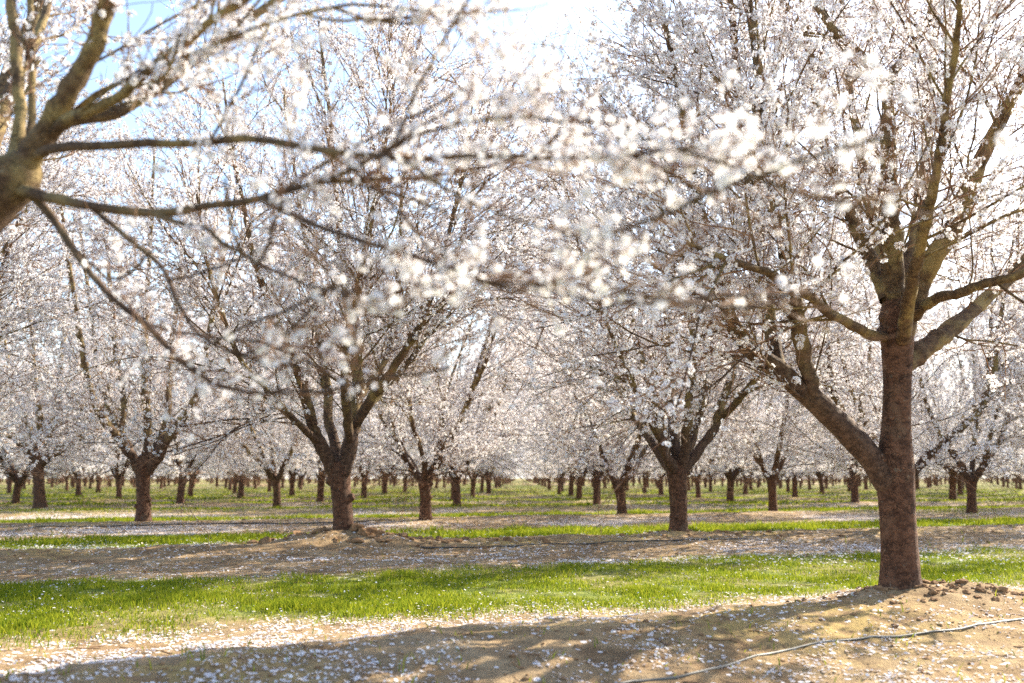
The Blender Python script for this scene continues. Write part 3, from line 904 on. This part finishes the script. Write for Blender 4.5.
# far-off orchard beyond the trees one can tell apart: one mass
fb = MB()
rng = np.random.default_rng(77)
for (y, i, j) in [(None, i, j) for j in range(15, 48) for i in range(-46, 46)]:
    x, y = lattice(i, j)
    if (abs(x) < 0.515 * y + 2.2 and y <= 165) or abs(x) > 0.62 * y + 4 or y < 150: continue
    if y > 390: continue
    x += rng.normal(0, .3)
    h_ = rng.uniform(5.8, 7.0)
    tubes(fb, np.array([(x, y, -.2), (x, y, 1.2)]), np.array([.16, .14]), 4, 0)
    n = 150
    a = rng.uniform(0, 6.28, n); zz = rng.uniform(0.13, 1, n)
    rr = 2.9 * np.sqrt(rng.random(n)) * (0.35 + 0.75 * np.sin(np.clip(zz, 0, 1) * 2.6 + .3))
    p = np.stack([x + rr * np.cos(a), y + rr * np.sin(a), zz * h_], 1)
    put_flowers(fb, rng, p, rng.normal(size=(n, 3)), rng.uniform(0.16, 0.34, n), 2)
far = fb.build('far_orchard', [M_TRUNK, M_PETAL, M_CENTRE])
tag(far, 'far white mass of orchard trees beyond the last trees one can tell apart', 'trees', None, 'stuff')

# ------------------------------------------------------------------ ground
def ground_material():
    m, t = mat('orchard_ground'); g = NT(t)
    tc = g.n('ShaderNodeTexCoord')
    co = tc.outputs['Object']
    at = g.n('ShaderNodeAttribute', attribute_name='cover')
    sep = g.n('ShaderNodeSeparateColor'); g.l(at.outputs['Color'], sep.inputs[0])
    grass, petal, moss = sep.outputs[0], sep.outputs[1], sep.outputs[2]
    nb = g.noise(co, 1.3, 4); nm = g.noise(co, 7, 5, 0.65); nf = g.noise(co, 45, 5, 0.7)
    soil = g.mix(g.ramp(nm, 0.3, 0.7), (0.21, 0.132, 0.066), (0.37, 0.26, 0.145))
    soil = g.mix(g.math('MULTIPLY', g.ramp(nf, 0.45, 0.7), 0.55), soil, (0.155, 0.098, 0.06))
    soil = g.mix(g.math('MULTIPLY', g.ramp(nb, 0.4, 0.7), 0.4), soil, (0.42, 0.335, 0.215))
    nd = g.noise(co, 2.2, 5, 0.7)
    soil = g.mix(g.math('MULTIPLY', g.ramp(nd, 0.52, 0.66), 0.6), soil, (0.13, 0.085, 0.05))
    soil = g.mix(g.math('MULTIPLY', g.math('MULTIPLY', moss, 0.7), g.ramp(nm, 0.36, 0.62)), soil, (0.38, 0.275, 0.085))
    gcol = g.mix(g.ramp(nm, 0.3, 0.7), (0.075, 0.12, 0.018), (0.21, 0.24, 0.04))
    c = g.mix(grass, soil, gcol)
    # litter of petals too small to see singly
    vo = g.n('ShaderNodeTexVoronoi'); vo.inputs['Scale'].default_value = 26; g.l(co, vo.inputs['Vector'])
    vs = g.n('ShaderNodeSeparateColor'); g.l(vo.outputs['Color'], vs.inputs[0])
    pick = g.math('LESS_THAN', vs.outputs[0], g.math('MULTIPLY', petal, 1.0))
    spot = g.math('MULTIPLY', g.math('LESS_THAN', vo.outputs['Distance'], 0.48), pick)
    c = g.mix(g.math('MULTIPLY', spot, 0.92), c, (0.72, 0.68, 0.68))
    bs = g.n('ShaderNodeBsdfPrincipled'); g.l(c, bs.inputs['Base Color'])
    bs.inputs['Roughness'].default_value = 0.95; bs.inputs['Specular IOR Level'].default_value = 0.1
    hh = g.math('ADD', g.math('MULTIPLY', nm, 0.6), g.math('MULTIPLY', nf, 0.4))
    bp = g.n('ShaderNodeBump'); bp.inputs['Strength'].default_value = 0.9; bp.inputs['Distance'].default_value = 0.05
    g.l(hh, bp.inputs['Height']); g.l(bp.outputs[0], bs.inputs['Normal'])
    o = g.n('ShaderNodeOutputMaterial'); g.l(bs.outputs[0], o.inputs[0])
    return m


def cover(x, y):
    """grass, petal litter and yellow moss shares at a place"""
    u = rowpos(x, y); f = u - np.floor(u)
    e1 = 0.07 * (fbm(x * 0.8, y * 0.8, 71, 3) - 0.5); e2 = 0.12 * (fbm(x * 0.7, y * 0.7, 91, 3) - 0.5)
    g0 = np.where(u > 1, 0.05, 0.12 + 0.05 * sm(-x, -1, 3))
    g0 = np.where(u > 1, 0.02, g0 + 0.03)
    g1 = np.where(u > 1, 0.47, 0.60)
    gr = sm(f + e1, g0, g0 + np.where(u > 1, 0.05, 0.15)) * (1 - sm(f + e2, g1, g1 + 0.08))
    gr = np.maximum(gr * (0.55 + 0.45 * sm(fbm(x * 1.1, y * 1.1, 57, 3), 0.3, 0.55)), 0.85 * sm(np.hypot(x, y), 22, 45) * sm(fbm(x * 0.22, y * 0.5, 58, 2), 0.36, 0.56) * (1 - 0.85 * sm(f, 0.5, 0.6) * (1 - sm(f, 0.82, 0.95))))
    pet = 0.07 + 0.14 * (u < 0) + np.where(u > 1, 0.85, 0.45) * sm(f, 0.52, 0.66) * (1 - sm(f, 0.80, 0.97)) * sm(fbm(x * 0.5, y * 0.5, 15, 3), 0.36, 0.66) \
        + 0.85 * sm(f, 0.01, 0.05) * (1 - sm(f, 0.17, 0.30))
    far_ = sm(np.hypot(x, y), 10, 22)
    moss = (1 - sm(np.abs(f - 0.965), 0.02, 0.09)) * sm(fbm(x * 0.6, y * 0.6, 44, 2), 0.42, 0.66)
    moss = np.maximum(moss, np.exp(-((x - 1.9) / 0.9) ** 2 - ((y - 6.3) / 0.8) ** 2) * (f > 0.7))
    return gr, pet * (1 - 0.6 * gr), moss, far_


def axis(lo, hi, step, far_lo, far_hi):
    a = list(np.arange(lo, hi, step))
    s = step; v = hi
    while v < far_hi: a.append(v); s *= 1.07; v += s
    a.append(far_hi)
    s = step; v = lo - step; bck = []
    while v > far_lo: bck.append(v); s *= 1.10; v -= s
    bck.append(far_lo)
    return np.array(bck[::-1] + a)


xs = axis(-9.0, 11.0, 0.06, -900, 900)
ys = axis(2.2, 18.0, 0.05, -60, 1500)
X, Y = np.meshgrid(xs, ys)
Z = height(X, Y)
fade = np.exp(-np.maximum(np.hypot(X, Y) - 150, 0) / 60)
Z = Z * fade - 0.12 * (1 - fade)
gb = MB()
nx, ny = len(xs), len(ys)
idx = np.arange(nx * ny).reshape(ny, nx)
F = np.stack([idx[:-1, :-1], idx[:-1, 1:], idx[1:, 1:], idx[1:, :-1]], -1).reshape(-1, 4)
gb.add(np.stack([X, Y, Z], -1).reshape(-1, 3), F)
ground = gb.build('ground', [ground_material()])
tag(ground, kind='structure')
gr, pet, moss, far_ = cover(X, Y)
hx = pet * (0.25 + 0.6 * far_) * (1 - 0.75 * sm(np.hypot(X, Y), 25, 50))
ca = ground.data.color_attributes.new('cover', 'FLOAT_COLOR', 'POINT')
ca.data.foreach_set('color', np.stack([gr * 0.92, hx, moss, np.ones_like(gr)], -1).astype(np.float32).ravel())

# ------------------------------------------------------------------ grass blades
def scatter(rng, n, ymin, ymax, power, margin=1.0):
    u = rng.random(n)
    if power == 0: y = ymin + (ymax - ymin) * u
    else: y = (ymin ** -power + u * (ymax ** -power - ymin ** -power)) ** (-1 / power)
    x = rng.uniform(-1, 1, n) * (0.53 * y + margin)
    return x, y


rng = np.random.default_rng(9)
gm = MB()
for (n, y0, y1, pw, hmin, hmax, wd) in ((600000, 4.0, 15, 0.2, 0.015, 0.058, 0.004), (300000, 15, 34, 0.2, 0.035, 0.095, 0.009), (170000, 34, 90, 0.5, 0.035, 0.085, 0.028)):
    x, y = scatter(rng, n, y0, y1, pw)
    g_, p_, m_, f_ = cover(x, y)
    cl = fbm(x * 2.4, y * 2.4, 61, 3)
    k = rng.random(n) < g_ * sm(cl, 0.18, 0.42) * (0.12 + 0.88 * sm(fbm(x * 1.1 + 7, y * 1.1, 63, 3), 0.24, 0.45)) + 0.003

    x, y, cl = x[k], y[k], cl[k]
    n = len(x)
    z = height(x, y) - 0.01
    hh = rng.uniform(hmin, hmax, n) * (0.4 + 1.2 * cl) * (1 + 0.5 * sm(fbm(x * 1.7 + 3, y * 1.7, 67, 2), 0.6, 0.75))
    a = rng.uniform(0, 6.28, n)
    lean = rng.uniform(0.1, 0.9, n) * hh
    la = rng.uniform(0, 6.28, n)
    bx = np.cos(a) * wd; by = np.sin(a) * wd
    v = np.empty((n, 5, 3))
    v[:, 0] = np.stack([x - bx, y - by, z], 1); v[:, 1] = np.stack([x + bx, y + by, z], 1)
    mx = x + np.cos(la) * lean * 0.35; my = y + np.sin(la) * lean * 0.35
    v[:, 2] = np.stack([mx + bx * .7, my + by * .7, z + hh * 0.6], 1); v[:, 3] = np.stack([mx - bx * .7, my - by * .7, z + hh * 0.6], 1)
    v[:, 4] = np.stack([x + np.cos(la) * lean, y + np.sin(la) * lean, z + hh], 1)
    o = np.arange(n)[:, None] * 5
    n0 = gm.n
    gm.add(v.reshape(-1, 3), o + np.array([[0, 1, 2, 3]]), 0, False)
    gm.f.append((((o + np.array([[3, 2, 4]])) + n0).astype(np.int32), 0, False))
grass = gm.build('grass', [M_GRASS])
tag(grass, 'short bright green grass growing in strips between the tree rows', 'grass', None, 'stuff')

# ------------------------------------------------------------------ fallen petals
pm = MB()
rng = np.random.default_rng(19)
for (n, y0, y1, pw, s0) in ((170000, 3.2, 12, 1.2, 0.0085), (120000, 12, 30, 1.0, 0.014)):
    x, y = scatter(rng, n, y0, y1, pw, 0.6)
    g_, p_, m_, f_ = cover(x, y)
    cl = fbm(x * 3.1, y * 3.1, 81, 3)
    k = rng.random(n) < np.clip(p_ * 1.0, 0, 1) * sm(cl, 0.36, 0.62) * 1.3 + 0.025 * sm(cl, 0.3, 0.6) + 0.04 * g_
    x, y = x[k], y[k]; n = len(x); g_ = g_[k]
    z = height(x, y) + 0.004 + g_ * rng.uniform(0, 0.05, n)
    ax = np.stack([rng.normal(0, .35, n), rng.normal(0, .35, n), np.ones(n)], 1)
    s = s0 * rng.uniform(0.45, 1.5, n)
    Rm = rotations(rng, n, ax) * s[:, None, None]
    V = np.array([(-1, 0, 0.05), (-0.3, -0.75, 0.12), (0.75, -0.6, 0.3), (0.95, 0, 0.15), (0.75, 0.6, 0.3), (-0.3, 0.75, 0.12)])
    v = np.einsum('nij,vj->nvi', Rm, V) + np.stack([x, y, z], 1)[:, None, :]
    pm.add(v.reshape(-1, 3), np.arange(n)[:, None] * 6 + np.arange(6)[None], 0, False)
pet_o = pm.build('fallen_petals', [M_FALLEN])
tag(pet_o, 'white almond petals fallen over bare soil and grass', 'petals', None, 'stuff')

# ------------------------------------------------------------------ soil clods round the tree feet and along the berms
cm = MB()
rng = np.random.default_rng(29)
import bmesh
bmx = bmesh.new(); bmesh.ops.create_icosphere(bmx, subdivisions=2, radius=1)
IV = np.array([v.co[:] for v in bmx.verts]); IF = np.array([[v.index for v in f.verts] for f in bmx.faces]); bmx.free()
cl = []
for (bx, by, n, sx, sy, smin, smax) in ((HERO[0] - .1, HERO[1] - .1, 170, .5, .16, .008, .04), (HERO[0] + .4, HERO[1] - .05, 90, .3, .12, .008, .038),
                                        (BASE_A[0] - .3, BASE_A[1] - .1, 110, .85, .3, .03, .12), (BASE_A[0] + 1.0, BASE_A[1] + .2, 70, .9, .3, .02, .08), (BASE_B[0] + .5, BASE_B[1], 60, .8, .3, .02, .07)):
    for k in range(n):
        cl.append((bx + rng.normal(0, sx), by + rng.normal(0, sy), rng.uniform(smin, smax) * rng.uniform(.4, 1)))
for k in range(4200):
    y = rng.uniform(3.5, 22); x = rng.uniform(-1, 1) * (0.53 * y + .5)
    f = float(rowpos(x, y)) % 1
    if f > 0.5: cl.append((x, y, (.003 + .014 * rng.random() ** 3) * (1 + y * 0.05)))
for (x, y, s) in cl:
    v = IV * (1 + rng.normal(0, 0.20, (len(IV), 1))) * np.array((rng.uniform(.8, 1.4), rng.uniform(.8, 1.3), rng.uniform(.5, .85))) * s
    a = rng.uniform(0, 6.28); c_, s_ = math.cos(a), math.sin(a)
    v = np.stack([v[:, 0] * c_ - v[:, 1] * s_, v[:, 0] * s_ + v[:, 1] * c_, v[:, 2]], 1)
    v = v + np.array((x, y, float(height(x, y)) + s * 0.0))
    cm.add(v, IF, 0, False)
clods = cm.build('soil_clods', [M_CLOD])
tag(clods, 'loose brown soil clods heaped round the tree feet', 'soil', None, 'stuff')

# ------------------------------------------------------------------ broken twigs lying about
tw = MB()
rng = np.random.default_rng(39)
n = 700
y = 3.3 + 12 * rng.random(n) ** 1.6; x = rng.uniform(-1, 1, n) * (0.53 * y + .5)
a = rng.uniform(0, 6.28, n); L = rng.uniform(.03, .16, n)
kx = np.linspace(-.5, .5, 4)[None, :]
px_ = x[:, None] + np.cos(a)[:, None] * L[:, None] * kx + rng.normal(0, .004, (n, 4))
py_ = y[:, None] + np.sin(a)[:, None] * L[:, None] * kx + rng.normal(0, .004, (n, 4))
pz_ = height(px_, py_) + 0.004
tubes(tw, np.stack([px_, py_, pz_], -1), np.repeat(rng.uniform(.0012, .003, n)[:, None], 4, 1), 4, 0)
to = tw.build('fallen_twigs', [M_TWIG])
tag(to, 'small broken brown twigs scattered over the orchard soil', 'twigs', None, 'stuff')

# ------------------------------------------------------------------ irrigation hoses
def hose(name, pts, r, m, label):
    p = spline(np.array(pts), max(40, len(pts) * 12))
    p = np.column_stack([p[:, 0], p[:, 1], height(p[:, 0], p[:, 1]) + r * (0.55 + 0.9 * (vnoise(p[:, 0] * 2.2, p[:, 1] * 2.2, 3) - 0.5))])
    for _ in range(3): p[1:-1, 2] = np.maximum(p[1:-1, 2], (p[:-2, 2] + p[2:, 2]) / 2)
    mb = MB(); tubes(mb, p, np.full(len(p), r), 10, 0, cap=True)
    o = mb.build(name, [m])
    return tag(o, label, 'hose', 'irrigation hoses')


def gp(px, py):
    """ground point along the view direction of (px, py) found by marching onto the terrain"""
    for d in np.arange(1.5, 80, 0.02):
        p = P(px, py, d)
        if p[2] <= height(p[0], p[1]): return (p[0], p[1])
    return (p[0], p[1])


hose('irrigation_hose', [gp(560, 700), gp(640, 683), gp(690, 675), gp(760, 656), gp(850, 641), gp(935, 632), gp(1024, 620), gp(1100, 612)], 0.0068, M_HOSE_W,
     'grey white irrigation hose lying across the petal strewn soil in the right foreground')


def rowline(k, off, x0, x1, wob):
    r_ = np.random.default_rng(k)
    pts = []
    for x in np.arange(x0, x1, 1.6):
        y = (T0 + (k + off) * ROWGAP + x * math.sin(TH)) / math.cos(TH)
        pts.append((x, y + r_.normal(0, wob)))
    return pts


hose('drip_hose', rowline(1, -0.10, -1.2, 4.2, 0.05), 0.009, M_HOSE_B, 'thin black drip hose along the row of the two middle trees')
hose('drip_hose', rowline(2, -0.10, -9, -1, 0.06), 0.012, M_HOSE_B, 'thin black drip hose on the petal covered strip, second row behind')
